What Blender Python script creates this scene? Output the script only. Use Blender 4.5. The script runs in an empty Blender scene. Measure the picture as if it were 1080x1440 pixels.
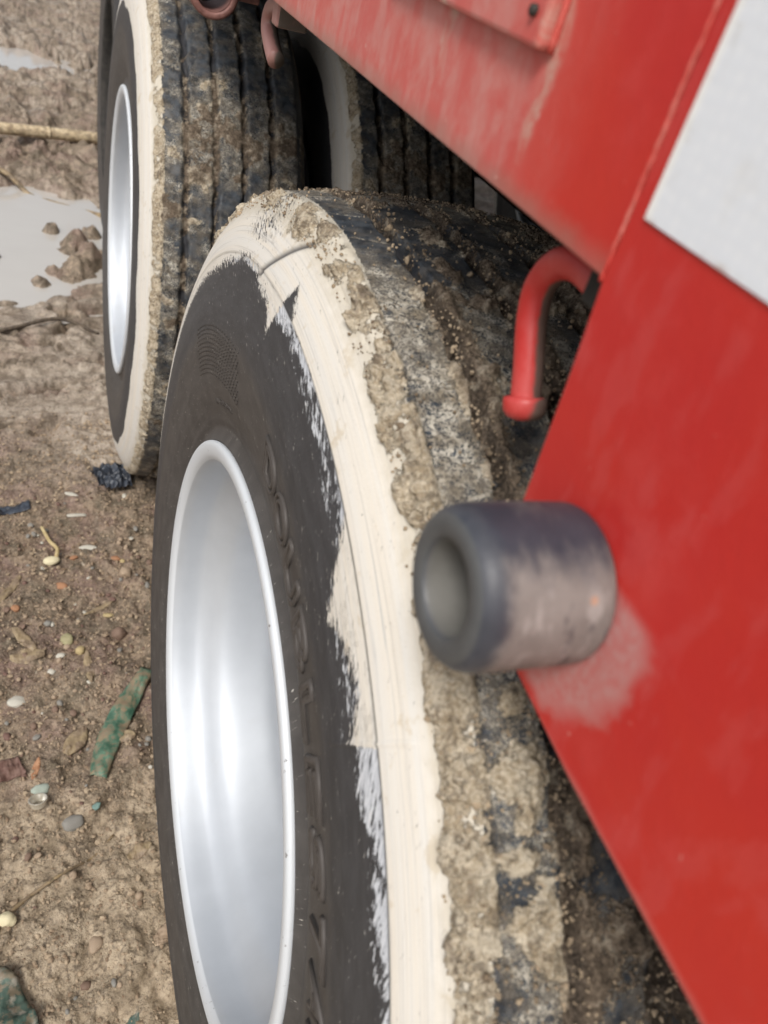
import bpy, math, random
import numpy as np
from mathutils import Vector, Matrix
random.seed(7)
RNG = np.random.RandomState(11)
scn = bpy.context.scene
col = scn.collection

# ------------------------------------------------------------------ camera
cam_data = bpy.data.cameras.new('camera')
cam = bpy.data.objects.new('camera', cam_data)
col.objects.link(cam)
YAW, PITCH, ROLL, FPX = 0.49966, 0.62382, 0.29959, 1123.2
CAM = Vector((-0.14267, -0.49426, 1.22656))
fw = Vector((math.sin(YAW)*math.cos(PITCH), math.cos(YAW)*math.cos(PITCH), -math.sin(PITCH)))
rt0 = fw.cross(Vector((0, 0, 1))).normalized()
up0 = rt0.cross(fw)
rt = rt0*math.cos(ROLL) + up0*math.sin(ROLL)
up = -rt0*math.sin(ROLL) + up0*math.cos(ROLL)
cam.matrix_world = Matrix(((rt.x, up.x, -fw.x, CAM.x), (rt.y, up.y, -fw.y, CAM.y), (rt.z, up.z, -fw.z, CAM.z), (0, 0, 0, 1)))
cam_data.sensor_fit = 'VERTICAL'
cam_data.sensor_height = 36.0
cam_data.lens = 36.0*FPX/1440.0
cam_data.clip_start = 0.01
cam_data.clip_end = 500
cam_data.dof.use_dof = True
cam_data.dof.focus_distance = 0.74
cam_data.dof.aperture_fstop = 9.0
scn.camera = cam

# ------------------------------------------------------------------ light
SUN_EL, SUN_AZ = math.radians(52), math.radians(222)     # azimuth from +Y clockwise
w = bpy.data.worlds.new('World')
scn.world = w
w.use_nodes = True
nt = w.node_tree
sky = nt.nodes.new('ShaderNodeTexSky')
sky.sky_type = 'NISHITA'
sky.sun_disc = False
sky.sun_elevation = SUN_EL
sky.sun_rotation = SUN_AZ
sky.air_density = 1.0
sky.dust_density = 4.0
sky.ozone_density = 1.0
hs = nt.nodes.new('ShaderNodeHueSaturation')
hs.inputs['Saturation'].default_value = 0.3
bg = nt.nodes['Background']
bg.inputs['Strength'].default_value = 0.125
nt.links.new(sky.outputs[0], hs.inputs['Color'])
nt.links.new(hs.outputs[0], bg.inputs['Color'])
sd = bpy.data.lights.new('sun', 'SUN')
sd.energy = 2.0
sd.angle = math.radians(16)
sd.color = (1.0, 0.96, 0.9)
sun = bpy.data.objects.new('sun', sd)
col.objects.link(sun)
sdir = Vector((math.sin(SUN_AZ)*math.cos(SUN_EL), math.cos(SUN_AZ)*math.cos(SUN_EL), math.sin(SUN_EL)))
sun.rotation_euler = sdir.to_track_quat('Z', 'Y').to_euler()
sun.location = sdir*20

scn.view_settings.view_transform = 'Standard'
scn.view_settings.look = 'None'
scn.view_settings.gamma = 1
scn.view_settings.exposure = 0.22

# ------------------------------------------------------------------ noise
def _hash(ix, iy, iz, seed):
    n = (ix.astype(np.int64)*374761393 + iy.astype(np.int64)*668265263 + iz.astype(np.int64)*2147483647 + seed*974634777) & 0xFFFFFFFF
    n = ((n ^ (n >> 13))*1274126177) & 0xFFFFFFFF
    n = n ^ (n >> 16)
    return (n & 0xFFFFFF).astype(np.float32)/0xFFFFFF

def vnoise(x, y, z, seed=0):
    xi, yi, zi = np.floor(x), np.floor(y), np.floor(z)
    fx, fy, fz = x-xi, y-yi, z-zi
    fx, fy, fz = [t*t*t*(t*(t*6-15)+10) for t in (fx, fy, fz)]
    def h(a, b, c):
        return _hash(xi+a, yi+b, zi+c, seed)
    x00 = h(0,0,0)*(1-fx)+h(1,0,0)*fx
    x10 = h(0,1,0)*(1-fx)+h(1,1,0)*fx
    x01 = h(0,0,1)*(1-fx)+h(1,0,1)*fx
    x11 = h(0,1,1)*(1-fx)+h(1,1,1)*fx
    return ((x00*(1-fy)+x10*fy)*(1-fz)+(x01*(1-fy)+x11*fy)*fz)*2-1

def fbm(P, scale, octv=4, seed=0, gain=0.5, ridge=False):
    x, y, z = P[0]*scale, P[1]*scale, P[2]*scale
    a, s, t = 1.0, 0, 0
    for i in range(octv):
        n = vnoise(x+i*17.3, y-i*9.1, z+i*4.7, seed+i)
        if ridge:
            n = 1-2*np.abs(n)
        s = s+a*n
        t += a
        a *= gain
        x, y, z = x*2.03, y*2.03, z*2.03
    return s/t

def sst(a, b, x):
    t = np.clip((x-a)/(b-a), 0, 1)
    return t*t*(3-2*t)

# ------------------------------------------------------------------ node helper
class NT:
    def __init__(self, name):
        self.m = bpy.data.materials.new(name)
        self.m.use_nodes = True
        self.t = self.m.node_tree
        self.b = self.t.nodes['Principled BSDF']
    def link(self, a, b): self.t.links.new(a, b)
    def put(self, sock, v):
        if hasattr(v, 'is_output'): self.link(v, sock)
        elif isinstance(v, tuple) and len(v) == 3 and sock.type == 'RGBA': sock.default_value = v+(1,)
        else: sock.default_value = v
    def attr(self, name):
        n = self.t.nodes.new('ShaderNodeAttribute'); n.attribute_name = name
        return n.outputs['Fac']
    def attrv(self, name):
        n = self.t.nodes.new('ShaderNodeAttribute'); n.attribute_name = name
        return n.outputs['Vector']
    def obj(self):
        n = self.t.nodes.new('ShaderNodeTexCoord'); return n.outputs['Object']
    def mapv(self, v, scale=(1, 1, 1), loc=(0, 0, 0), rot=(0, 0, 0)):
        n = self.t.nodes.new('ShaderNodeMapping'); self.link(v, n.inputs['Vector'])
        n.inputs['Scale'].default_value = scale; n.inputs['Location'].default_value = loc; n.inputs['Rotation'].default_value = rot
        return n.outputs[0]
    def noise(self, v, scale, det=4, rough=0.55, dist=0.0, colr=False):
        n = self.t.nodes.new('ShaderNodeTexNoise'); self.link(v, n.inputs['Vector'])
        n.inputs['Scale'].default_value = scale; n.inputs['Detail'].default_value = det
        n.inputs['Roughness'].default_value = rough; n.inputs['Distortion'].default_value = dist
        return n.outputs['Color' if colr else 'Fac']
    def voro(self, v, scale, feat='F1', rnd=1.0):
        n = self.t.nodes.new('ShaderNodeTexVoronoi'); self.link(v, n.inputs['Vector'])
        n.feature = feat
        n.inputs['Scale'].default_value = scale; n.inputs['Randomness'].default_value = rnd
        return n.outputs['Distance']
    def sep(self, v):
        n = self.t.nodes.new('ShaderNodeSeparateXYZ'); self.link(v, n.inputs[0]); return n.outputs
    def math(self, op, a, b=0.0, c=0.0, clamp=False):
        n = self.t.nodes.new('ShaderNodeMath'); n.operation = op; n.use_clamp = clamp
        for i, v in enumerate((a, b, c)):
            self.put(n.inputs[i], v)
        return n.outputs[0]
    def add(self, a, b): return self.math('ADD', a, b)
    def mul(self, a, b): return self.math('MULTIPLY', a, b)
    def sub(self, a, b): return self.math('SUBTRACT', a, b)
    def ss(self, a, b, x, lo=0.0, hi=1.0):
        n = self.t.nodes.new('ShaderNodeMapRange'); n.interpolation_type = 'SMOOTHSTEP'
        self.put(n.inputs['Value'], x)
        n.inputs['From Min'].default_value = a; n.inputs['From Max'].default_value = b
        n.inputs['To Min'].default_value = lo; n.inputs['To Max'].default_value = hi
        return n.outputs[0]
    def mix(self, f, a, b):
        n = self.t.nodes.new('ShaderNodeMix'); n.data_type = 'RGBA'
        self.put(n.inputs[0], f); self.put(n.inputs[6], a); self.put(n.inputs[7], b)
        return n.outputs[2]
    def mixf(self, f, a, b):
        n = self.t.nodes.new('ShaderNodeMix'); n.data_type = 'FLOAT'
        self.put(n.inputs[0], f); self.put(n.inputs[2], a); self.put(n.inputs[3], b)
        return n.outputs[0]
    def dist(self, v, p):
        n = self.t.nodes.new('ShaderNodeVectorMath'); n.operation = 'DISTANCE'
        self.link(v, n.inputs[0]); n.inputs[1].default_value = p
        return n.outputs['Value']
    def bump(self, h, strength=0.5, distance=0.001, normal=None):
        n = self.t.nodes.new('ShaderNodeBump'); self.put(n.inputs['Height'], h)
        n.inputs['Strength'].default_value = strength; n.inputs['Distance'].default_value = distance
        if normal is not None: self.link(normal, n.inputs['Normal'])
        return n.outputs[0]
    def out(self, color=None, rough=None, metal=None, normal=None, spec=None):
        if color is not None: self.put(self.b.inputs['Base Color'], color)
        if rough is not None: self.put(self.b.inputs['Roughness'], rough)
        if metal is not None: self.put(self.b.inputs['Metallic'], metal)
        if spec is not None: self.put(self.b.inputs['Specular IOR Level'], spec)
        if normal is not None: self.link(normal, self.b.inputs['Normal'])
        return self.m

# ------------------------------------------------------------------ materials
def tyre_material():
    n = NT('muddy_tyre')
    uv = n.attrv('UVMap'); ob = n.obj()
    s = n.sep(uv)[1]
    tread, mud, tone, film = n.attr('tread'), n.attr('mud'), n.attr('tone'), n.attr('film')
    solid, streak, mold = n.attr('solid'), n.attr('streak'), n.attr('groove')
    fine = n.noise(ob, 420, 5, .6); mid = n.noise(ob, 90, 5, .6); big = n.noise(ob, 14, 3, .5)
    # rubber: dusty brown low sidewall, fresh black paint above, blue black tread
    dust_n = n.noise(n.mapv(uv, (12, 40, 1)), 2, 5, .6)
    dusty = n.mix(n.ss(.3, .75, dust_n), (.052, .048, .046), (.080, .074, .070))
    black = n.mix(n.ss(.35, .7, n.noise(n.mapv(uv, (10, 40, 1)), 3, 4, .6)), (.040, .040, .043), (.055, .055, .059))
    edge = n.add(s, n.mul(n.sub(n.noise(uv, 18, 4, .6), .5), .014))
    side = n.mix(n.ss(.091, .108, edge), dusty, black)
    # light scuffs on the side
    sc = n.ss(.70, .78, n.noise(n.mapv(uv, (30, 190, 1), (0, 0, 0), (0, 0, .4)), 1, 6, .75))
    side = n.mix(n.mul(sc, .3), side, (.2, .19, .18))
    tr = n.mix(n.ss(.35, .65, mid), (.018, .022, .029), (.055, .065, .078))
    tr = n.mix(n.mul(n.ss(.40, .62, n.noise(ob, 60, 6, .7)), n.ss(.0, .5, film, .25, .75)), tr, (.175, .15, .12))
    base = n.mix(tread, side, tr)
    # pale dried film broken into worm shaped specks
    wn = n.math('ABSOLUTE', n.sub(n.noise(ob, 210, 3, .6, .6), .5))
    w2 = n.math('ABSOLUTE', n.sub(n.noise(ob, 330, 3, .6, .6), .5))
    worm = n.math('MINIMUM', wn, w2)
    thr = n.mul(film, .056)
    fm = n.mul(n.ss(.0, .022, n.sub(thr, worm)), n.ss(.02, .2, film))
    filmc = n.mix(n.ss(.35, .65, mid), (.23, .195, .145), (.56, .52, .44))
    c = n.mix(n.mul(fm, .93), base, filmc)
    # streaks of white brushed thinly over the black
    st1 = n.noise(n.mapv(n.mapv(uv, (1, 1, 1), (0, 0, 0), (0, 0, -.42)), (95, 470, 1)), 1, 7, .72, .4)
    st2 = n.noise(n.mapv(uv, (26, 90, 1)), 1, 4, .6)
    sv = n.add(n.mul(n.sub(st1, .5), 3.6), n.add(n.mul(n.sub(st2, .5), 2.4), n.sub(n.mul(streak, 1.0), .62)))
    sm = n.mul(n.ss(.0, .12, sv), n.ss(.01, .08, streak))
    white = n.mix(n.ss(.4, .65, st1), (.40, .42, .46), (.64, .66, .69))
    c = n.mix(sm, c, white)
    # solid cream coat with brush marks
    br = n.noise(n.mapv(uv, (5, 620, 1)), 1, 5, .65)
    br2 = n.noise(n.mapv(uv, (2.5, 110, 1)), 1, 3, .6)
    se = n.add(solid, n.mul(n.sub(st1, .5), 3.2))
    so = n.ss(.42, .58, se)
    creamy = n.mix(n.ss(.30, .72, br2), (.70, .650, .570), (.68, .66, .62))
    creamy = n.mix(n.mul(n.ss(.53, .64, br), .60), creamy, (.46, .44, .41))
    thin = n.ss(.60, .66, n.noise(n.mapv(uv, (7, 260, 1), (3, 1, 0)), 1, 6, .7))
    creamy = n.mix(n.mul(thin, .5), creamy, (.42, .43, .43))
    pit = n.ss(.73, .76, n.noise(ob, 260, 3, .5))
    creamy = n.mix(n.mul(pit, .6), creamy, (.33, .28, .21))
    spat = n.ss(.60, .70, n.add(n.noise(ob, 45, 5, .65), n.mul(n.ss(.19, .21, s), .08)))
    creamy = n.mix(n.mul(spat, .55), creamy, (.54, .45, .32))
    creamy = n.mix(n.ss(.194, .211, n.add(s, n.mul(n.sub(mid, .5), .016)), 0, .75), creamy, (.50, .45, .36))
    c = n.mix(so, c, creamy)
    # crevice at the ridge ring and other mould lines
    c = n.mix(n.mul(mold, n.ss(.35, .5, n.add(n.mul(st2, .7), .22))), c, (.03, .03, .034))
    # mud
    md = n.add(mud, n.add(n.mul(n.sub(fine, .5), .9), n.mul(n.sub(mid, .5), .9)))
    mm = n.ss(.32, .42, md)
    f2 = n.ss(.38, .63, n.add(n.mul(fine, .55), n.mul(mid, .45)))  # low noise goes darker, shade of fine mud cavities put into the colour
    sand = n.mix(f2, (.36, .285, .19), (.64, .56, .435))
    brown = n.mix(f2, (.095, .070, .048), (.24, .185, .135))
    tn = n.add(tone, n.mul(n.sub(big, .5), .5))
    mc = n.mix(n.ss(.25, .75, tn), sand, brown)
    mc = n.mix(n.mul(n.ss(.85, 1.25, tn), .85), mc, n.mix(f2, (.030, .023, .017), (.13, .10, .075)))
    mc = n.mix(n.mul(n.ss(.54, .66, mid), .45), mc, (.52, .46, .36))
    mc = n.mix(n.mul(n.ss(.46, .37, n.noise(ob, 150, 6, .75)), n.ss(.1, .8, tone, .38, .75)), mc, (.07, .052, .038))
    wob = n.t.nodes.new('ShaderNodeVectorMath'); wob.operation = 'MULTIPLY_ADD'; n.link(n.noise(ob, 150, 3, .6, 0, True), wob.inputs[0]); wob.inputs[1].default_value = (.006,)*3; n.link(ob, wob.inputs[2])
    grain = n.voro(wob.outputs[0], 330); gsel = n.ss(.42, .58, n.noise(ob, 70, 4, .6))
    mc = n.mix(n.mul(n.mul(n.ss(.45, .75, grain), gsel), .6), mc, (.085, .062, .042))  # gaps between mud grains darkened, pit shade painted into the colour
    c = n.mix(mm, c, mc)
    rough = n.mixf(mm, n.mixf(so, n.mixf(tread, .52, .5), .55), .9)
    h = n.add(n.mul(fine, n.add(n.mul(mm, 1.7), .10)), n.mul(n.noise(ob, 1100, 3, .6), n.add(n.mul(mm, .35), .04)))
    h = n.add(h, n.mul(n.mul(fm, n.sub(1, mm)), .35))
    h = n.add(h, n.mul(n.mul(n.mul(n.sub(1, grain), gsel), mm), .9))
    h = n.add(h, n.mul(n.mul(so, br), .18))
    h = n.add(h, n.mul(sm, .12))
    return n.out(c, rough, 0.0, n.bump(h, .9, .0020), .35)

def rubber_plain(name, a=(.05, .044, .040), b=(.082, .072, .066)):
    n = NT(name); ob = n.obj()
    f = n.noise(ob, 160, 5, .6)
    return n.out(n.mix(f, a, b), .55, 0, n.bump(f, .4, .0006), .35)

def rim_material():
    n = NT('silver_painted_steel'); ob = n.obj()
    f = n.noise(ob, 22, 4, .6); g = n.noise(ob, 700, 3, .5)
    x = n.sep(ob)[0]
    d = n.ss(.55, .75, n.noise(ob, 9, 5, .6))
    c = n.mix(f, (.50, .53, .57), (.60, .63, .67))
    c = n.mix(n.mul(d, .3), c, (.42, .40, .36))
    # nicks and grime where the flange meets the tyre
    lip = n.attr('lip')
    nick = n.ss(.64, .70, n.noise(ob, 70, 5, .7))
    c = n.mix(n.mul(lip, .6), c, (.70, .73, .76))
    c = n.mix(n.mul(n.mul(nick, lip), .8), c, (.10, .09, .085))
    return n.out(c, n.mixf(lip, n.mixf(f, .56, .64), .55), n.mixf(lip, .52, .2), n.bump(g, .12, .0004), .5)

def red_paint(name, worn=0.0, stub=None):
    n = NT(name); ob = n.obj(); sp = n.sep(ob)
    big = n.noise(ob, 9, 4, .55); mid = n.noise(ob, 38, 5, .6); fine = n.noise(ob, 240, 4, .6)
    c = n.mix(n.ss(.3, .7, big), (.50, .030, .018), (.46, .022, .020))
    # chalky blotches
    ch = n.ss(.50, .74, n.add(n.mul(mid, .6), n.mul(n.noise(ob, 15, 4, .6), .42)))
    c = n.mix(n.mul(ch, .30), c, (.55, .085, .08))
    sm = n.ss(.58, .70, n.noise(ob, 27, 6, .7))
    c = n.mix(n.mul(sm, .10), c, (.58, .15, .13))
    if worn > 0:
        # pale vertical runs of dried mud water
        run = n.noise(n.mapv(ob, (1, 20, 8)), 1.6, 5, .65, .4)
        run2 = n.noise(n.mapv(ob, (1, 80, 60)), 1, 6, .7, .5)
        fade = n.ss(-.245, -.150, sp[1])
        r = n.mul(n.ss(.42, .64, n.add(n.mul(run, .6), n.mul(run2, .42))), fade)
        c = n.mix(n.mul(fade, .50), c, (.57, .19, .17))
        c = n.mix(n.mul(r, worn*.62), c, (.54, .31, .28))
        # two grey drips from the ends of the box
        for yy, ww, zz in ((-.1985, .0075, 1.195), (-.100, .007, 1.21)):
            yw = n.add(sp[1], n.add(n.mul(n.sub(n.noise(n.mapv(ob, (1, 1, 1)), 45, 3, .5), .5), .02), n.mul(n.sub(sp[2], zz), .05)))
            dd = n.math('ABSOLUTE', n.sub(yw, yy))
            g = n.mul(n.ss(ww, .0, dd), n.ss(zz-.05, zz-.004, sp[2]))
            c = n.mix(n.mul(g, n.ss(.35, .65, run2, .10, .75)), c, (.50, .44, .36))
        # scraped, muddy lower edge
        e = n.ss(1.1600, 1.1475, n.add(sp[2], n.mul(n.sub(mid, .5), .012)))
        c = n.mix(n.mul(e, .6), c, (.26, .15, .12))
    if stub is not None:
        d = n.add(n.dist(ob, stub), n.add(n.mul(n.sub(n.noise(ob, 60, 5, .65), .5), .022), n.mul(n.sub(fine, .5), .004)))
        low = n.ss(.03, -.01, n.sub(sp[2], stub[2]-.0))
        halo = n.mul(n.ss(-.318, -.337, n.add(sp[1], n.mul(n.sub(mid, .5), .012))), 1.0)
        halo = n.mul(n.mul(halo, n.ss(.0475, .0370, n.sub(d, n.mul(low, .006)))), n.ss(.02, .012, n.sub(sp[2], stub[2])))
        c = n.mix(n.mul(halo, n.ss(.3, .7, fine, .40, .68)), c, (.46, .32, .305))
        br = n.ss(.50, .62, n.add(n.noise(n.mapv(ob, (1, 20, 9)), 3, 6, .6), 0))
        c = n.mix(n.mul(br, .16), c, (.53, .11, .11))
    if stub is not None:
        ed = n.mul(n.ss(1.0045, .9995, n.add(sp[2], n.mul(n.sub(mid, .5), .006))), .45)
        c = n.mix(ed, c, (.50, .20, .18))
    chip = n.ss(.72, .75, n.noise(ob, 120, 4, .6))
    c = n.mix(n.mul(chip, .6), c, (.55, .30, .26))
    h = n.add(n.mul(fine, .5), n.mul(mid, .8))
    return n.out(c, n.mixf(ch, .40, .62), 0, n.bump(h, .35, .0009), .4)

def simple(name, a, b, scale=60, rough=.8, metal=0, bump=.5, dist=.001, det=5, mp=(1, 1, 1)):
    n = NT(name); ob = n.mapv(n.obj(), mp)
    f = n.noise(ob, scale, det, .62)
    return n.out(n.mix(n.ss(.3, .7, f), a, b), rough, metal, n.bump(f, bump, dist), .35)

M = {}
M['tyre'] = tyre_material()
M['letter'] = rubber_plain('moulded_rubber')
M['rim'] = rim_material()
M['red_beam'] = red_paint('weathered_red_paint', .85)
M['red_plate'] = red_paint('scuffed_red_paint', 0, (.03, -.3259, 1.0553))
M['red'] = red_paint('red_paint')
M['dark_steel'] = simple('dark_dusty_steel', (.018, .017, .016), (.045, .04, .035), 40, .8)
M['plastic_black'] = simple('black_plastic_film', (.012, .014, .02), (.06, .07, .09), 60, .3, 0, .8, .002)

# ------------------------------------------------------------------ mesh helpers
def mesh_obj(name, verts, faces, mat=None, parent=None, smooth=True):
    me = bpy.data.meshes.new(name)
    me.from_pydata([tuple(v) for v in verts], [], faces)
    me.update()
    if smooth:
        me.polygons.foreach_set('use_smooth', [True]*len(me.polygons))
    if mat: me.materials.append(mat)
    o = bpy.data.objects.new(name, me)
    col.objects.link(o)
    if parent: o.parent = parent
    return o

def grid_mesh(name, X, Y, Z, mat, parent=None, wrap=False, attrs=None, uv=None):
    nu, nv = X.shape
    co = np.stack([X, Y, Z], -1).reshape(-1, 3).astype(np.float32)
    iu = np.arange(nu if wrap else nu-1); jv = np.arange(nv-1)
    I, J = np.meshgrid(iu, jv, indexing='ij')
    a = I*nv+J; b = ((I+1) % nu)*nv+J; c = b+1; d = a+1
    q = np.stack([a, b, c, d], -1).reshape(-1, 4).astype(np.int32)
    me = bpy.data.meshes.new(name)
    me.vertices.add(len(co)); me.vertices.foreach_set('co', co.ravel())
    me.loops.add(q.size); me.loops.foreach_set('vertex_index', q.ravel())
    me.polygons.add(len(q)); me.polygons.foreach_set('loop_start', np.arange(0, q.size, 4, dtype=np.int32))
    me.update(calc_edges=True)
    me.polygons.foreach_set('use_smooth', np.ones(len(q), dtype=bool))
    for k, v in (attrs or {}).items():
        at = me.attributes.new(k, 'FLOAT', 'POINT'); at.data.foreach_set('value', v.reshape(-1).astype(np.float32))
    if uv is not None:
        at = me.attributes.new('UVMap', 'FLOAT_VECTOR', 'POINT')
        at.data.foreach_set('vector', np.stack([uv[0], uv[1], np.zeros_like(uv[0])], -1).reshape(-1).astype(np.float32))
    me.materials.append(mat)
    o = bpy.data.objects.new(name, me); col.objects.link(o)
    if parent: o.parent = parent
    return o

def box(name, lo, hi, mat, parent=None, bevel=.0, seg=2):
    x0, y0, z0 = lo; x1, y1, z1 = hi
    v = [(x0,y0,z0),(x1,y0,z0),(x1,y1,z0),(x0,y1,z0),(x0,y0,z1),(x1,y0,z1),(x1,y1,z1),(x0,y1,z1)]
    f = [(0,3,2,1),(4,5,6,7),(0,1,5,4),(1,2,6,5),(2,3,7,6),(3,0,4,7)]
    o = mesh_obj(name, v, f, mat, parent, False)
    if bevel:
        m = o.modifiers.new('bevel', 'BEVEL'); m.width = bevel; m.segments = seg; m.limit_method = 'ANGLE'
    return o

def catmull(pts, k=8):
    P = [Vector(p) for p in pts]; P = [P[0]*2-P[1]]+P+[P[-1]*2-P[-2]]
    out = []
    for i in range(1, len(P)-2):
        for j in range(k):
            t = j/k
            out.append(.5*((2*P[i])+(-P[i-1]+P[i+1])*t+(2*P[i-1]-5*P[i]+4*P[i+1]-P[i+2])*t*t+(-P[i-1]+3*P[i]-3*P[i+1]+P[i+2])*t**3))
    out.append(P[-2])
    return out

def tube(name, pts, rad, mat, parent=None, seg=20, k=8, flat=1.0, wob=0.0, link=True):
    C = catmull(pts, k) if k > 1 else [Vector(p) for p in pts]
    n = len(C); V = []; F = []
    ref = None
    for i, c in enumerate(C):
        t = (C[min(i+1, n-1)]-C[max(i-1, 0)]).normalized()
        if ref is None: ref = t.orthogonal().normalized()
        ref = (ref-t*ref.dot(t)).normalized(); bi = t.cross(ref)
        if callable(rad): r = rad(i/(n-1))
        else: r = rad
        for j in range(seg):
            a = 2*math.pi*j/seg
            rr = r*(1+wob*(random.random()-.5))
            V.append(c+ref*math.cos(a)*rr+bi*math.sin(a)*rr*flat)
    for i in range(n-1):
        for j in range(seg):
            F.append((i*seg+j, i*seg+(j+1) % seg, (i+1)*seg+(j+1) % seg, (i+1)*seg+j))
    F.append(tuple(range(seg-1, -1, -1))); F.append(tuple((n-1)*seg+j for j in range(seg)))
    return mesh_obj(name, V, F, mat, parent)

def lathe(name, prof, axis, mat, parent=None, seg=64, close=False, origin=(0, 0, 0), attrs=None):
    """prof: list of (a, r): a along axis 'X' or 'Y', r radius"""
    th = np.linspace(0, 2*np.pi, seg, endpoint=False)
    pr = np.array(prof)
    if close: pr = np.vstack([pr, pr[:1]])
    A = np.broadcast_to(pr[:, 0], (seg, len(pr))); R = np.broadcast_to(pr[:, 1], (seg, len(pr)))
    C_, S_ = np.cos(th)[:, None], np.sin(th)[:, None]
    if axis == 'X': X, Y, Z = A, -R*C_, R*S_
    else: X, Y, Z = R*C_, A, R*S_
    at = {k: np.broadcast_to(np.array(v), (seg, len(pr))).copy() for k, v in (attrs or {}).items()}
    return grid_mesh(name, X+origin[0], Y+origin[1], Z+origin[2], mat, parent, True, at)

def refine(prof, step=.004, passes=2):
    p = np.array(prof, float)
    for _ in range(passes):   # chaikin corner cut, keeps ends
        q = [p[0]]
        for i in range(len(p)-1):
            q += [p[i]*.75+p[i+1]*.25, p[i]*.25+p[i+1]*.75]
        q.append(p[-1]); p = np.array(q)
    return [tuple(v) for v in p]

# ------------------------------------------------------------------ the tyre
R0 = .53
HALF = [(.020,.308),(.012,.325),(.004,.355),(.000,.395),(.000,.425),(.004,.458),(.009,.478),(.018,.500),(.029,.517),(.036,.524)]
WID = .296
def tyre_profile():
    h = np.array(HALF); cr = [(x, .533-.009*((x-.148)/.112)**2) for x in np.linspace(.042, .148, 12)]
    p = np.vstack([h, cr]); p = np.vstack([p, np.stack([WID-p[::-1][1:, 0], p[::-1][1:, 1]], -1)])
    d = np.r_[0, np.cumsum(np.linalg.norm(np.diff(p, axis=0), axis=1))]
    return d, p
PD, PP = tyre_profile()
STOT = PD[-1]
def prof_at(s):
    x = np.interp(s, PD, PP[:, 0]); r = np.interp(s, PD, PP[:, 1])
    e = .006
    # smooth by averaging neighbours
    x = (np.interp(s-e, PD, PP[:, 0])+x*2+np.interp(s+e, PD, PP[:, 0]))/4
    r = (np.interp(s-e, PD, PP[:, 1])+r*2+np.interp(s+e, PD, PP[:, 1]))/4
    x1, r1 = np.interp(s-e, PD, PP[:, 0]), np.interp(s-e, PD, PP[:, 1])
    x2, r2 = np.interp(s+e, PD, PP[:, 0]), np.interp(s+e, PD, PP[:, 1])
    tx, tr = x2-x1, r2-r1; L = np.hypot(tx, tr)+1e-9
    return x, r, -tr/L, tx/L      # normal (outward): rotate tangent

GRV = [.264, .312, .360, .408]
# left edge of the solid cream coat, by angle (deg) -> profile length
SC = np.array([(-180,.150),(20,.167),(52.6,.167),(52.9,.139),(54,.145),(56,.155),(58,.151),(60,.143),(62,.130),(64,.142),(66,.156),(68,.1665),(72,.167),(76,.167),(80,.168),(84,.168),(86.8,.167),
      (88.2,.178),(89.4,.186),(90.4,.170),(91.2,.158),(92.3,.138),(93.2,.148),(95,.156),(98,.157),(100.5,.164),(103,.167),(107,.166),(111,.161),(115,.159),(119,.155),(124,.156),(140,.155),(180,.150)])
SS = np.array([(-180,.150),(15,.158),(30,.156),(36,.153),(40,.151),(42,.143),(46,.141),(48,.134),(52.7,.137),(52.9,.127),(57,.126),(60,.126),(63,.120),(65.2,.146),(68,.145),(72,.144),(75,.148),(80,.145),
      (84,.150),(88,.154),(94,.146),(98,.152),(103,.160),(115,.153),(124,.152),(180,.148)])

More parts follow.
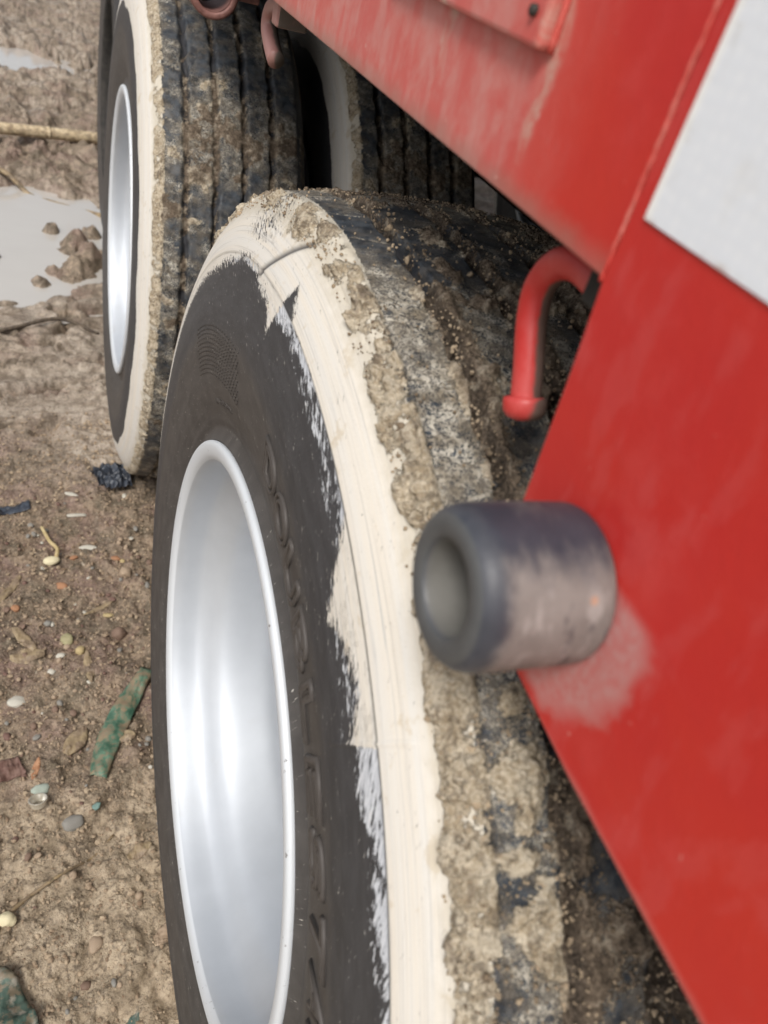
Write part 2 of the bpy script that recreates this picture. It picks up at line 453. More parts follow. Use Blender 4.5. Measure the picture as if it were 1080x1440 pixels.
def build_tyre(name, parent, near, plain=False):
    if near:
        th = np.r_[np.arange(-180, 22, 1.0), np.arange(22, 142, .14), np.arange(142, 180, 1.0)]
        s = np.r_[np.arange(0, .10, .004), np.arange(.10, .45, .0012), np.arange(.45, STOT, .006), STOT]
    else:
        th = np.r_[np.arange(-180, -60, 1.2), np.arange(-60, 110, .30), np.arange(110, 180, 1.2)]
        s = np.r_[np.arange(0, .14, .006), np.arange(.14, .47, .0028), np.arange(.47, STOT, .008), STOT]
    t = np.radians(th)
    T, S = np.meshgrid(t, s, indexing='ij'); D = np.degrees(T)
    x, r, nx, nr = prof_at(s)
    x, r, nx, nr = [np.broadcast_to(v, T.shape) for v in (x, r, nx, nr)]
    bx, by, bz = x, -r*np.cos(T), r*np.sin(T)
    P = (bx, by, bz)
    sd = 0 if near else 40
    n_lo = fbm(P, 9, 3, 1+sd); n_mid = fbm(P, 38, 4, 9+sd); n_hi = fbm(P, 130, 4, 21+sd); n_r = fbm(P, 95, 4, 33+sd, .55, True); n_vh = fbm(P, 330, 3, 45+sd) if near else n_hi
    w1 = fbm(P, 45, 3, 71+sd); w2 = fbm(P, 45, 3, 81+sd)
    Sw = S+n_mid*.003+n_hi*.0012; Dw = D+w1*1.6
    tread = sst(.2255, .2275, Sw)*sst(STOT-.2255, STOT-.2275, Sw)
    h = np.zeros_like(S)
    bead = np.clip(.0045-S, 0, 1)
    r = r-bead*2.1; bx = x-bead*1.9
    # sidewall ridges
    if near:
        h += .0012*sst(.1665, .1685, S)*sst(.30, .20, S)
    h += .0007*np.exp(-((S-.094)/.0016)**2)+.0008*np.exp(-((S-.012)/.003)**2)-.0006*np.exp(-((S-.020)/.0012)**2)-.0006*np.exp(-((S-.027)/.0012)**2)
    mold = np.exp(-((S-.1668)/.0011)**2)*(sst(79, 75, D) if near else 0)
    # grooves and shoulder sipes
    gm = np.zeros_like(S)
    for g in GRV:
        zig = .0015*np.sin(T*68)
        gm = np.maximum(gm, sst(.0062, .0035, np.abs(S-g+zig)))
    ph = (D/5.294+(S-.227)*9+.05*n_lo) % 1.0
    sp = np.minimum(ph, 1-ph)*5.294*math.pi/180*.53
    sipe = sst(.0014, .0004, sp)*sst(.222, .23, S)*sst(.258, .254, S)
    # mud field
    band = sst(.2035, .2105, Sw+n_lo*.003)*sst(.2325, .226, Sw+n_lo*.002)
    dens = sst(100, 60, D) if near else sst(400, 399, D)
    low = sst(60, 44, D) if near else np.zeros_like(D)
    scal = .5+.5*np.cos(np.radians((D-1.2)*68))
    crack = sst(.50, .80, fbm((S*30, T*3.2, S*0+3), 3.2, 4, 301+sd, .55, True)+.25*n_hi)
    mud = band*(.14+.62*dens+1.1*n_mid+.5*n_lo+.6*n_hi+.30*(scal-.5)*(1-dens))
    tone = .06+.45*crack*band+.25*np.clip(n_mid, 0, 1)
    for i, g in enumerate(GRV):
        wdt = (.013 if near else .008)+.004*n_lo
        k = np.exp(-((Sw-g-(.004 if near else 0))/wdt)**2)
        a = ((.42, .36, .30, .30) if near else (.22, .30, .24, .28))[i]
        mud = np.maximum(mud, k*(a+.85*n_mid+.35*n_lo+.25+.15*low))
        tone = np.maximum(tone, k*(.9 if near else .75))
    pat = sst(.05, .45, n_lo+.6*fbm(P, 17, 3, 55+sd)+.5*n_mid)*tread
    rib1 = (1-.75*sst(.262, .256, S)) if near else 1.0
    mud = np.maximum(mud, rib1*pat*(.42+.9*n_mid+.5*n_hi))
    tone = np.maximum(tone, pat*(.55+.8*n_lo))
    right = sst(.27, .33, S)
    if near:
        # thick chunky mud low down and past the second rib
        lm = low*tread*sst(.254, .262, S)*(.30+.40*right+.9*n_mid+.3*n_lo)
        mud = np.maximum(mud, lm)
        tone = np.maximum(tone, low*tread*(.10+.75*sst(.254, .275, S)+.4*n_lo))
        # individual clods and smooth pats
        for (d0, s0, rd, rs, am, tn) in ((95.5,.213,2.2,.010,1.3,.45),(97.5,.221,2.0,.008,1.1,.45),(91,.222,1.6,.006,1.0,.5),(79.5,.214,1.4,.0045,.8,.15),(73.5,.219,1.6,.006,.9,.3),(68.5,.219,2.2,.0055,.9,.35),(83,.216,1.0,.004,.7,.3),
                                  (51.2,.243,1.7,.015,1.0,.05),(49.9,.247,1.2,.010,.9,.05),(47.4,.241,1.0,.012,.9,.1),(44.6,.246,1.5,.015,1.1,.05),(43.2,.25,1.1,.012,1.0,.1),(54.8,.245,.8,.007,1.0,.1),(90,.29,2.2,.012,1.0,.9),(84,.285,2.0,.008,1.1,.9),(99,.30,3,.01,1.0,.8)):
            k = np.exp(-(((Dw-d0)/rd)**2+((Sw+w2*.006-s0)/rs)**2)**1.5)
            mud = np.maximum(mud, k*am*(.85+.5*n_mid)); tone = tone*(1-k)+tn*k
            h += k*.0012
    mud = np.clip(mud, 0, 1.2)
    # outboard sidewall stays clean, inboard one dusty
    far = sst(STOT-.24, STOT-.20, S)
    mud = np.maximum(mud, far*(.35+.6*n_lo))
    tone = np.maximum(tone, far*.7)
    chunk = sst(.25, .8, mud)
    filled = sst(.3, .9, mud)
    h -= gm*(.0115 if not near else .0120)*(1-filled*(.75 if not near else .40))
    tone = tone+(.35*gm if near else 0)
    h -= sipe*.0014
    h += chunk*(.0010+.0018*np.clip(mud, 0, 1)+.0050*n_hi+.0026*n_r+.0034*n_vh+.003*n_mid)*((1-.55*sst(86, 104, D)) if near else .32)
    h += band*chunk*.0012
    if near:
        # deep torn gaps between the lugs at the bottom
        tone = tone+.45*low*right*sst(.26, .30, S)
        h -= crack*band*dens*.0028
        gap = low*right*sst(.12, .36, fbm((bx*1.0, T*.53*.45, bz*0), 42, 3, 77))
        h -= gap*.010
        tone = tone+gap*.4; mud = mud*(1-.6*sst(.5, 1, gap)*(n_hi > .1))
    else:
        gap = 0*S
    h += tread*(1-chunk)*.0004*n_hi
    film = tread*np.clip((.50 if near else .62)+.9*n_lo+.9*n_mid - (0 if near else .05), .06, 1)
    if near:
        film = film*(1-.55*sst(78, 92, D)*sst(.262, .25, S)) + .25*sst(96, 102, D)*tread
        film = np.clip(film+.12*tread, 0, 1)*(1-.6*low*right)
    film = np.maximum(film, sipe*tread*1.2)
    film = np.clip(film*(1-.75*gm), 0, 1.2)
    if near:
        sc_ = np.interp(D, SC[:, 0], SC[:, 1]); ss_ = np.interp(D, SS[:, 0], SS[:, 1])
        sw_ = np.where((np.abs(sc_-.167) < .0022) & (D < 100), .003, .016)
        solid = np.clip(.5+(S-sc_)/sw_, 0, 1)*sst(.227, .224, S-.006*sst(75, 90, D))
        streak = np.clip((S-ss_)/(.1655-ss_+.002), 0, 1)
        streak = streak**.8*(S < .168)
        # patchy strength
        streak *= np.interp(D, [20,44,46,52,53,56,61,66,68,72,76,80,86,92,100,120], [1.05,1.05,1.15,1.2,1.1,1.1,1.25,1.1,1.0,.85,.9,.9,.85,1.0,1.0,.95])
        # the thin upright mould line
        ln = np.exp(-((D-52.9)/.11)**2)*sst(.112, .12, S)*sst(.200, .19, S)
        h += .0011*ln
        # short raised seam on the shoulder at the top
        k2 = np.exp(-(((D-(100-(S-.16)*160))/.45)**2))*sst(.158, .164, S)*sst(.216, .208, S)
        h -= .0016*k2
        mold = np.maximum(mold, k2*.9)
        # greyish rubbed patch by the seam
        rub = np.exp(-((D-104)/4.5)**2)*sst(.175, .19, S)
        solid = solid*(1-.42*rub)
        streak = np.maximum(streak, rub*sst(.23, .22, S)*.9)
    else:
        solid = np.clip(.5+(S-.142-.012*np.cos(T*1.0)-.010*n_lo)/.004, 0, 1)*sst(.228, .224, S)
        streak = np.zeros_like(S)
        if plain: solid = solid*0; mud = mud*.7
    groove = np.maximum(mold, gm*tread*(1-filled)*.9)
    bx2 = bx+nx*h; rr = r+nr*h
    # flatten where it carries the load
    Z = rr*np.sin(T); Z = np.maximum(Z, -(R0+.004))
    o = grid_mesh(name, bx2, -rr*np.cos(T), Z, M['tyre'], parent, True,
                  dict(tread=tread, mud=mud, tone=tone, film=film, solid=solid, streak=streak, groove=groove), (T*.5, S))
    return o

# ------------------------------------------------------------------ lettering on the sidewall
def side_point(theta, s, hgt):
    x, r, nx, nr = prof_at(np.array([s])); x, r, nx, nr = float(x[0]), float(r[0]), float(nx[0]), float(nr[0])
    x += nx*hgt; r += nr*hgt
    return (x, -r*math.cos(theta), r*math.sin(theta))

def glyph_mesh(ch, bevel):
    cu = bpy.data.curves.new('glyph', 'FONT'); cu.body = ch; cu.size = 1.0
    cu.fill_mode = 'NONE' if bevel else 'FRONT'
    cu.resolution_u = 6
    if bevel: cu.bevel_depth = bevel; cu.bevel_resolution = 1
    ob = bpy.data.objects.new('glyph', cu); col.objects.link(ob)
    bpy.context.view_layer.update()
    me = bpy.data.meshes.new_from_object(ob.evaluated_get(bpy.context.evaluated_depsgraph_get()))
    v = [tuple(p.co) for p in me.vertices]; f = [tuple(p.vertices) for p in me.polygons]
    bpy.data.objects.remove(ob); bpy.data.curves.remove(cu); bpy.data.meshes.remove(me)
    return v, f

def letter(ch, th0, wdeg, s0, hs, parent):
    v, f = glyph_mesh(ch, .038)
    xs = [p[0] for p in v]; ys = [p[1] for p in v]
    x0, x1, y0, y1 = min(xs), max(xs), min(ys), max(ys)
    V = []
    for p in v:
        u = (p[0]-x0)/(x1-x0); q = (p[1]-y0)/(y1-y0)
        V.append(side_point(math.radians(th0-u*wdeg), s0+q*hs, .0002+max(p[2], -.01)*.070))
    F = list(f)
    # fine hatching: short raised bars running across the strokes, kept inside the glyph outline
    v2, f2 = glyph_mesh(ch, 0)
    def inside(u, q):
        px, py = x0+u*(x1-x0), y0+q*(y1-y0)
        for fc in f2:
            sgn = 0; n = len(fc); wn = 0
            for i in range(n):
                a, b = v2[fc[i]], v2[fc[(i+1) % n]]
                c = (b[0]-a[0])*(py-a[1])-(b[1]-a[1])*(px-a[0])
                if a[1] <= py:
                    if b[1] > py and c > 0: wn += 1
                elif b[1] <= py and c < 0: wn -= 1
            if wn: return True
        return False
    nb = 15
    for i in range(nb*2):
        run = []
        for j in range(25):
            q = j/24; u = (i+.5)/nb-q*.55
            if 0 < u < 1 and inside(u, q): run.append((u, q))
            else:
                if len(run) > 2:
                    b = len(V)
                    for (uu, qq) in run:
                        for du, hh in ((-.013, .0001), (0, .0011), (.013, .0001)):
                            V.append(side_point(math.radians(th0-(uu+du)*wdeg), s0+qq*hs, hh))
                    for m in range(len(run)-1):
                        F += [(b+m*3, b+m*3+1, b+m*3+4, b+m*3+3), (b+m*3+1, b+m*3+2, b+m*3+5, b+m*3+4)]
                run = []
    return mesh_obj('letter', V, F, M['letter'], parent)

def small_text(name, txt, th0, wdeg, s0, hs, parent):
    v, f = glyph_mesh(txt, .022)
    xs = [p[0] for p in v]; ys = [p[1] for p in v]
    x0, x1, y0, y1 = min(xs), max(xs), min(ys), max(ys)
    V = [side_point(math.radians(th0-(p[0]-x0)/(x1-x0)*wdeg), s0+(p[1]-y0)/(y1-y0)*hs, .0002+max(p[2], -.01)*.02) for p in v]
    return mesh_obj(name, V, f, M['letter'], parent)

# ------------------------------------------------------------------ trailer
def empty(name, loc, parent=None):
    o = bpy.data.objects.new(name, None); o.location = loc; o.empty_display_size = .1
    col.objects.link(o)
    if parent: o.parent = parent
    return o

trailer = empty('truck_trailer', (0, 0, 0))
trailer['label'] = 'muddy red low trailer with dual truck wheels, cream-painted tyre shoulders and silver rims'
trailer['category'] = 'trailer'

def rim_parts(wheel):
    prof = refine([(.0235,.2885),(.0215,.2905),(.0190,.2990),(.0165,.3060),(.0120,.3078),(.0085,.3055),(.0080,.3000),(.0095,.2935),(.0120,.2895),(.0165,.2865),(.0240,.2845),(.0400,.2835),(.0480,.2820),
                   (.0560,.2765),(.0660,.2660),(.0760,.2585),(.0900,.2550),(.1150,.2535),(.1350,.2530),(.1480,.2560),(.1750,.2640),(.2250,.2760),(.2600,.2860),(.2680,.3030),(.2620,.3040)], passes=2)
    prof = [(a_-.0032, b_-.0076) for a_, b_ in prof]
    p = np.array(prof)
    lip = np.where((p[:, 0] < .0110) & (p[:, 1] > .2785), 1.0, 0.0)
    r = lathe('rim', prof, 'X', M['rim'], wheel, 160, attrs=dict(lip=lip))
    return r

def make_wheel(near, loc, plain=False):
    # the wheel mesh itself is the dished steel disc
    prof = refine([(.136,.2525),(.150,.2515),(.172,.247),(.200,.238),(.232,.222),(.262,.200),(.285,.172),(.298,.150),(.302,.142),(.302,.112),(.310,.112),(.310,.142),(.300,.170),(.270,.204),(.238,.230),(.205,.245),(.170,.2515)], passes=2)
    p = np.array(prof)
    wh = lathe('wheel', prof, 'X', M['rim'], trailer, 128, attrs=dict(lip=np.zeros(len(p))))
    rim_parts(wh)
    build_tyre('tyre', wh, near, plain)
    lathe('hub', refine([(.3045,.1),(.285,.098),(.275,.085),(.272,.04),(.272,.001)], passes=2), 'X', M['dark_steel'], wh, 48)
    for i in range(10):
        a = 2*math.pi*(i+.5)/10
        tube('wheel_nut', [(.303, -.127*math.cos(a), .127*math.sin(a)), (.275, -.127*math.cos(a), .127*math.sin(a))], .0155, M['dark_steel'], wh, 6, 1)
    wh.location = loc
    return wh

def copy_tree(o, parent):
    c = o.copy(); col.objects.link(c); c.parent = parent
    for ch in list(o.children): copy_tree(ch, c)
    return c

near = make_wheel(True, (0, 0, R0))
near['label'] = 'near truck wheel, black sidewall with cream brushed shoulder and muddy tread'
# DOUBLE STAR moulded on the black sidewall
for i, ch in enumerate('DOUBLESTAR'):
    letter(ch, 84.3-6.5*i, 5.7, .0570, .0350, near)
small_text('sidewall_text', 'MADE IN CHINA', 120, 12, .030, .0055, near)
# ribbed emblem pad: arcs of fine ridges
V, F = [], []
for k in range(12):
    s0 = .056+k*.0041
    nseg = 40
    for j in range(nseg):
        if (j+k) % 2: continue
        d0 = 129-j*.70; d1 = d0-.50
        b = len(V)
        for dd in (d0, d1):
            for ds, hh in ((-.0009, .0001), (0, .0009), (.0009, .0001)):
                V.append(side_point(math.radians(dd), s0+ds+.005*math.sin((d0-115)*.11), hh))
        F += [(b, b+1, b+4, b+3), (b+1, b+2, b+5, b+4)]
mesh_obj('moulded_emblem', V, F, M['letter'], near)

far = make_wheel(False, (0, 1.323, R0))
far['label'] = 'second axle outer wheel with cream shoulder and ribbed muddy tread'
def place_wheel(x, y, rot, label):
    c = copy_tree(far, trailer); c.location = (x, y, R0); c.rotation_euler = (rot, 0, 0); c['label'] = label
    return c
place_wheel(.344, 1.323, 0.0, 'second axle inner wheel in the shade beside the outer one')
place_wheel(.344, 0, .0, 'near axle inner wheel hidden behind the red plate')
dark_wheel = make_wheel(False, (.05, 2.646, R0), True)
for o_ in [dark_wheel]+[c for c in dark_wheel.children if c.name.startswith('rim')]:
    o_.data.materials[0] = M['dark_steel']
dark_wheel['label'] = 'third axle outer wheel without cream paint, only its dark edge showing'
place_wheel(.394, 2.646, .0, 'third axle inner wheel in shade')
for k, y in enumerate((0, 1.323, 2.646)):
    place_wheel(1.86, y, .3+k, 'inner wheel of the far side of the '+('near', 'second', 'third')[k]+' axle, deep in shade')

# side beam (web plate), plate below it, deck, chassis
XS = .03
box('side_beam', (XS, -.2752, 1.1480), (XS+.008, 6.0, 1.298), M['red_beam'], trailer, .0012)
def poly_plate(name, pts, x0, x1, mat, bev=.0015):
    n = len(pts); V = [(x0, a, b) for a, b in pts]+[(x1, a, b) for a, b in pts]
    F = [tuple(range(n)), tuple(range(2*n-1, n-1, -1))]+[(i, i+n, (i+1) % n+n, (i+1) % n) for i in range(n)]
    o = mesh_obj(name, V, F, mat, trailer, False)
    m = o.modifiers.new('bevel', 'BEVEL'); m.width = bev; m.segments = 2; m.limit_method = 'ANGLE'
    return o
poly_plate('rear_plate', [(-.2765,1.298),(-.2765,1.1463),(-.2800,1.113),(-.2836,1.064),(-.2865,1.0310),(-.2930,1.0160),(-.3050,1.0065),(-.3218,1.0030),(-.371,.9995),(-.4513,.999),(-1.25,.999),(-1.25,1.298)], XS-.0006, XS+.0094, M['red_plate'])
# wavy weld bead between them
random.seed(3)
wb = [(XS-.0005+random.uniform(-.0001, .0001)+.0005, -.2757+random.uniform(-.0003, .0003), 1.147+i*.004) for i in range(37)]
M['weld'] = simple('painted_weld', (.50, .045, .035), (.55, .16, .13), 60, .5)
tube('weld_bead', wb, lambda t: .0008+.0001*math.sin(t*170), M['weld'], trailer, 8, 3)
# raised box on the beam (stake pocket), closed, with bolt heads
M['shadow_gap'] = M['dark_steel']
pk = box('stake_pocket', (.023, -.1970, 1.2003), (XS-.0004, -.02, 1.2975), M['red_beam'], trailer, .002)
tube('bolt_head', [(.0235, -.1885, 1.2115), (.0210, -.1885, 1.2115)], (.0022), M['dark_steel'], pk, 6, 1)
tube('weld_bead', [(.0290, -.1974, 1.2003), (.0290, -.1980, 1.215), (.0290, -.1974, 1.2300), (.0290, -.198, 1.26)], .0016, M['weld'], pk, 8, 4)
# reflective sticker
def sticker_mat():
    n = NT('white_reflective_sheet'); ob = n.obj(); sp = n.sep(ob)
    v = n.voro(n.mapv(ob, (1, 1, 1)), 210, 'F1', .35)
    f = n.noise(ob, 50, 5, .6)
    c = n.mix(n.ss(.0, .6, v), (.74, .77, .81), (.70, .735, .785))
    c = n.mix(n.mul(n.ss(.55, .7, f), .25), c, (.58, .57, .54))
    ed = n.ss(-.2886, -.2878, sp[1])
    c = n.mix(ed, c, (.80, .81, .80))
    dirt = n.mul(n.ss(.004, .0, n.math('ABSOLUTE', n.add(sp[1], .2893))), n.ss(.5, .65, n.noise(n.mapv(ob, (1, 1, 1)), 130, 4, .6)))
    c = n.mix(n.mul(dirt, .4), c, (.45, .42, .36))
    low = n.mul(n.ss(1.1745, 1.1722, sp[2]), n.ss(.5, .62, f))
    c = n.mix(n.mul(low, .6), c, (.45, .35, .3))
    sc = n.ss(.62, .70, n.noise(n.mapv(ob, (1, 9, 24)), 2, 6, .75))
    c = n.mix(n.mul(sc, .22), c, (.40, .39, .37))
    return n.out(c, .35, 0, n.bump(v, .2, .0004), .5)
box('reflective_sticker', (XS-.0017, -.4352, 1.1718), (XS-.0008, -.2853, 1.2720), sticker_mat(), trailer, .0003)
# grey roller stub
def stub_mat():
    n = NT('worn_dark_paint'); ob = n.obj(); sp = n.sep(ob)
    m1 = n.noise(n.mapv(ob, (60, 60, 60)), 1, 5, .65); m2 = n.noise(n.mapv(ob, (150, 60, 60)), 1, 4, .6); m3 = n.noise(ob, 600, 3, .6)
    bare = n.mix(m1, (.120, .110, .100), (.30, .28, .26))
    bare = n.mix(n.mul(n.ss(.50, .66, m2), .6), bare, (.38, .36, .34))
    bare = n.mix(n.mul(n.ss(.44, .34, n.noise(n.mapv(ob, (150, 40, 40)), 1, 5, .7)), .75), bare, (.05, .05, .056))
    paint = n.mix(m1, (.020, .024, .035), (.060, .067, .085))
    up_ = n.add(sp[2], n.mul(n.sub(m2, .5), .018))
    rimd = n.add(sp[0], n.mul(n.sub(m1, .5), .010))
    inface = n.ss(-.047, -.0505, sp[0])
    k = n.math('MAXIMUM', n.ss(.0175, .0290, up_), n.mul(n.ss(-.0370, -.0450, rimd), .93))
    c = n.mix(k, bare, paint)
    face = n.mix(m1, (.055, .058, .062), (.11, .112, .112))
    c = n.mix(n.ss(-.0485, -.0495, sp[0]), c, face)
    rr = n.math('SQRT', n.add(n.mul(sp[1], sp[1]), n.mul(sp[2], sp[2])))
    hole = n.ss(.0172, .0160, rr)
    c = n.mix(hole, c, n.mix(m1, (.11, .105, .095), (.20, .195, .18)))
    rust = n.mul(n.ss(.0026, .0012, n.dist(ob, (-.010, -.0235, .0150))), .6)
    c = n.mix(rust, c, (.50, .25, .13))
    return n.out(c, n.mixf(k, .55, .45), 0, n.bump(n.add(n.mul(m1, .8), n.mul(m3, .3)), .5, .0008), .4)
st = refine([(0,.0275),(-.0005,.0280),(-.0030,.0292),(-.036,.0292),(-.0435,.0290),(-.0490,.0262),(-.0505,.0225),(-.0500,.0185),(-.0488,.0166),(-.045,.0160),(-.020,.0152),(-.010,.0148),(-.0085,.0100),(-.0085,.0005)], passes=2)
stub = lathe('roller_stub', st, 'X', stub_mat(), trailer, 72)
stub.location = (XS-.0010, -.3259, 1.0553)
# rope hooks below the beam
def hook_mat(name, pale):
    n = NT(name); ob = n.obj(); sp = n.sep(ob)
    m1 = n.noise(ob, 90, 5, .62); m2 = n.noise(ob, 30, 4, .6)
    red = n.mix(n.ss(.35, .7, m2), (.48, .026, .022), (.53, .085, .08)) if not pale else n.mix(m2, (.26, .115, .10), (.36, .20, .18))
    # side whose normal points to camera right is coloured darker
    side = n.add(n.mul(n.sub(sp[1], 0), 1.0), n.mul(n.sub(m1, .5), .006))
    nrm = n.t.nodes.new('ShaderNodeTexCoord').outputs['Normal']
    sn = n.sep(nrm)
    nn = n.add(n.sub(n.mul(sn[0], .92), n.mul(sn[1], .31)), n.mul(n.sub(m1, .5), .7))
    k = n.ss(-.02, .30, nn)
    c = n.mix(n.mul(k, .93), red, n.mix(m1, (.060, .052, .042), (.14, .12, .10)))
    return n.out(c, .45, 0, n.bump(m1, .4, .0006), .45)
hm, hm2 = hook_mat('dark_sided_red_bar', False), hook_mat('dusty_red_bar', True)
hp = [(.056,-.262,1.136),(.060,-.2415,1.1322),(.060,-.2218,1.1325),(.060,-.2071,1.1270),(.060,-.1995,1.114),(.060,-.2028,1.099),(.060,-.2142,1.080),(.060,-.2215,1.0660)]
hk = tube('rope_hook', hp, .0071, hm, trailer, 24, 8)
def knob(parent, p, d, mat, r=.0103):
    p = Vector(p); d = Vector(d).normalized()
    tube('hook_knob', [p-d*.0035, p-d*.0028, p-d*.0006, p+d*.003, p+d*.0058, p+d*.0075], lambda t: r*(.80, .97, 1.0, .96, .78, .35)[min(5, int(t*5+.5))], mat, parent, 24, 1)
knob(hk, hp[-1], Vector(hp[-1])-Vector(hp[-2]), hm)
box('hook_bracket', (XS+.0105, -.272, 1.131), (.066, -.254, 1.160), M['dark_steel'], hk, .002)
hp2 = [(.060,.285,1.142),(.060,.3123,1.1384),(.060,.352,1.1373),(.060,.384,1.128),(.060,.388,1.112),(.060,.366,1.100),(.060,.3428,1.0923)]
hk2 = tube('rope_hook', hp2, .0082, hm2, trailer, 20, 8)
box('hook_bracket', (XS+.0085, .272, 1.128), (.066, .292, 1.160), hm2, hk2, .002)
# open pipe sleeve hanging below the beam further forward
def pipe_mat():
    n = NT('rusty_red_pipe'); ob = n.obj(); m1 = n.noise(ob, 70, 5, .62)
    return n.out(n.mix(n.ss(.3, .7, m1), (.13, .055, .045), (.27, .13, .11)), .6, 0, n.bump(m1, .5, .0008))
pm = pipe_mat()
sl = lathe('pipe_sleeve', refine([(-.035,.0195),(-.0370,.0205),(-.0375,.0235),(-.0365,.0265),(-.033,.0275),(.035,.0275),(.037,.025),(.037,.021),(.035,.0195)], passes=1)+[(-.033, .0193)], 'Y', pm, trailer, 40)
sl.location = (.031, .580, 1.113)
box('sleeve_bracket', (.052, .560, 1.108), (.085, .600, 1.120), pm, trailer, .002)
box('sleeve_hanger', (.068, .565, 1.1205), (.074, .595, 1.297), pm, trailer, .001)
# deck, rails, axles
box('deck', (.0385, -1.25, 1.2985), (2.46, 6.0, 1.335), M['dark_steel'], trailer, .002)
for x in (.78, 1.66):
    box('chassis_rail', (x, -1.25, .80), (x+.10, 6.0, 1.298), M['dark_steel'], trailer, .004)
for k, y in enumerate((-.75, .66, 1.98, 3.3)):
    box('cross_member', (.04, y, 1.19), (.779, y+.08, 1.297), M['dark_steel'], trailer, .003)
for y in (0, 1.323, 2.646):
    tube('axle', [(.30, y, R0), (2.2, y, R0)], .075, M['dark_steel'], trailer, 24, 1)
for x in (.70, 1.70):
    box('leaf_spring', (x, -.70, .615), (x+.075, 3.5, .655), M['dark_steel'], trailer, .003)
    box('leaf_spring', (x, -.45, .656), (x+.075, 3.2, .700), M['dark_steel'], trailer, .003)
    for y in (-.72, .58, 1.90, 3.40):
        box('spring_hanger', (x-.012, y, .56), (x+.087, y+.16, 1.189), M['dark_steel'], trailer, .006)
for y in (.26, 1.58):
    tube('brake_chamber', [(.72, y, .78), (.72, y+.12, .78), (.72, y+.26, .80)], .10, M['dark_steel'], trailer, 24, 1)
# second beam on the far side, in shade
box('side_beam', (2.462, -1.25, 1.0), (2.47, 6.0, 1.298), M['red'], trailer, .001)

# ------------------------------------------------------------------ ground
def axis(segs):
    out = [segs[0][0]]
    for a, b, st_ in segs:
        k = max(1, int(round((b-a)/st_))); out += list(np.linspace(a, b, k+1)[1:])
    return np.array(out)
gx = axis([(-60,-20,10),(-20,-5,2),(-5,-1.5,.3),(-1.5,-.55,.03),(-.55,.22,.004),(.22,1.2,.03),(1.2,4,.2),(4,20,2),(20,60,10)])
gy = axis([(-60,-20,10),(-20,-4,2),(-4,-1,.2),(-1,-.35,.025),(-.35,1.5,.004),(1.5,4.2,.008),(4.2,9,.02),(9,14,.1),(14,30,1),(30,110,8)])
GX, GY = np.meshgrid(gx, gy, indexing='ij')
PG = (GX, GY, np.zeros_like(GX))
def ground_height(X, Y):
    P = (X, Y, np.zeros_like(X))
    wx = fbm(P, 2.2, 3, 61)*.12; wy = fbm(P, 2.2, 3, 67)*.12
    Q = (X+wx, Y+wy, P[2])
    big = fbm(Q, 1.7, 3, 101)
    clod = fbm(Q, 14, 4, 111); cr = fbm(Q, 26, 4, 121, .55); fi = fbm(P, 85, 4, 131); rg = fbm(Q, 6.5, 4, 141, .5, True)
    st_ = fbm((Q[0]*.7, Q[1]*1.6, Q[2]), 9, 4, 171, .5, True)
    near_ = sst(1.5, .9, Y)
    mid_ = sst(1.2, 1.5, Y)*sst(2.3, 2.0, Y)
    farr = sst(3.0, 3.4, Y)
    rut = fbm((Q[0]*.45+Q[1]*.25, Q[1]*1.5-Q[0]*.3, Q[2]), 6.0, 4, 401, .5, True)
    h = .014*big+.017*clod*(1-.78*mid_)+.0095*cr*(1-.72*mid_)+.0048*fi*(1-.75*mid_)+.004*near_*rg+.004*near_*fbm(P, 150, 2, 161)
    h += near_*.0035*np.clip(fbm(Q, 34, 3, 151), 0, 1)
    h += mid_*(-.048*sst(.42, .72, rut)+.016*sst(.15, .42, rut)+.010*sst(.45, .8, st_))
    h += farr*(.035*clod+.022*st_*sst(.0, .5, st_)+.012*cr)
    # crumbly sandy lumps close to the camera
    cl = sst(.02, .35, fbm(Q, 30, 2, 191))
    h += sst(.75, .1, Y)*cl*.008
    # puddle hollow
    ex = (X+.42)/.62; ey = (Y-2.62)/.58
    pud = sst(1.12, .82, np.sqrt(ex*ex+ey*ey)+.16*clod+.10*big)
    h = h*(1-.75*pud)-.040*pud
    ex = (X+.8)/1.0; ey = (Y-5.5)/.42
    pud2 = sst(1.1, .85, np.sqrt(ex*ex+ey*ey)+.3*clod)
    h = h*(1-.7*pud2)-.05*pud2
    # lumps of mud sticking out of the puddle
    for a, b, rr, am in ((-.120,2.745,.045,.040),(-.035,2.60,.075,.050),(.02,2.50,.07,.055),(-.07,2.35,.07,.044),(-.02,2.42,.08,.05),(-.125,2.37,.03,.036),(-.30,2.45,.03,.034),(-.16,2.28,.05,.036),(.02,2.75,.05,.04)):
        d = np.sqrt((X-a)**2+((Y-b)/1.2)**2)/rr+.5*cr
        h += am*sst(1.0, .35, d)*(1+.9*cr+.5*rg*sst(2.0,2.2,Y))
    # ground banked against the tyres
    for yc in (0, 1.323, 2.646):
        h += .012*np.exp(-((Y-yc)/.16)**2)*sst(-.10, .0, X)*sst(1.0, .6, X)
    h -= .010
    return h, pud, mid_*sst(.40, .62, rut)+farr*sst(.1, .5, st_)*.6
GH, PUD, PUD2 = ground_height(GX, GY)
GH = np.where((np.abs(GX) > 4) | (GY > 14) | (GY < -4), -.02+.02*fbm(PG, .3, 3, 5), GH)
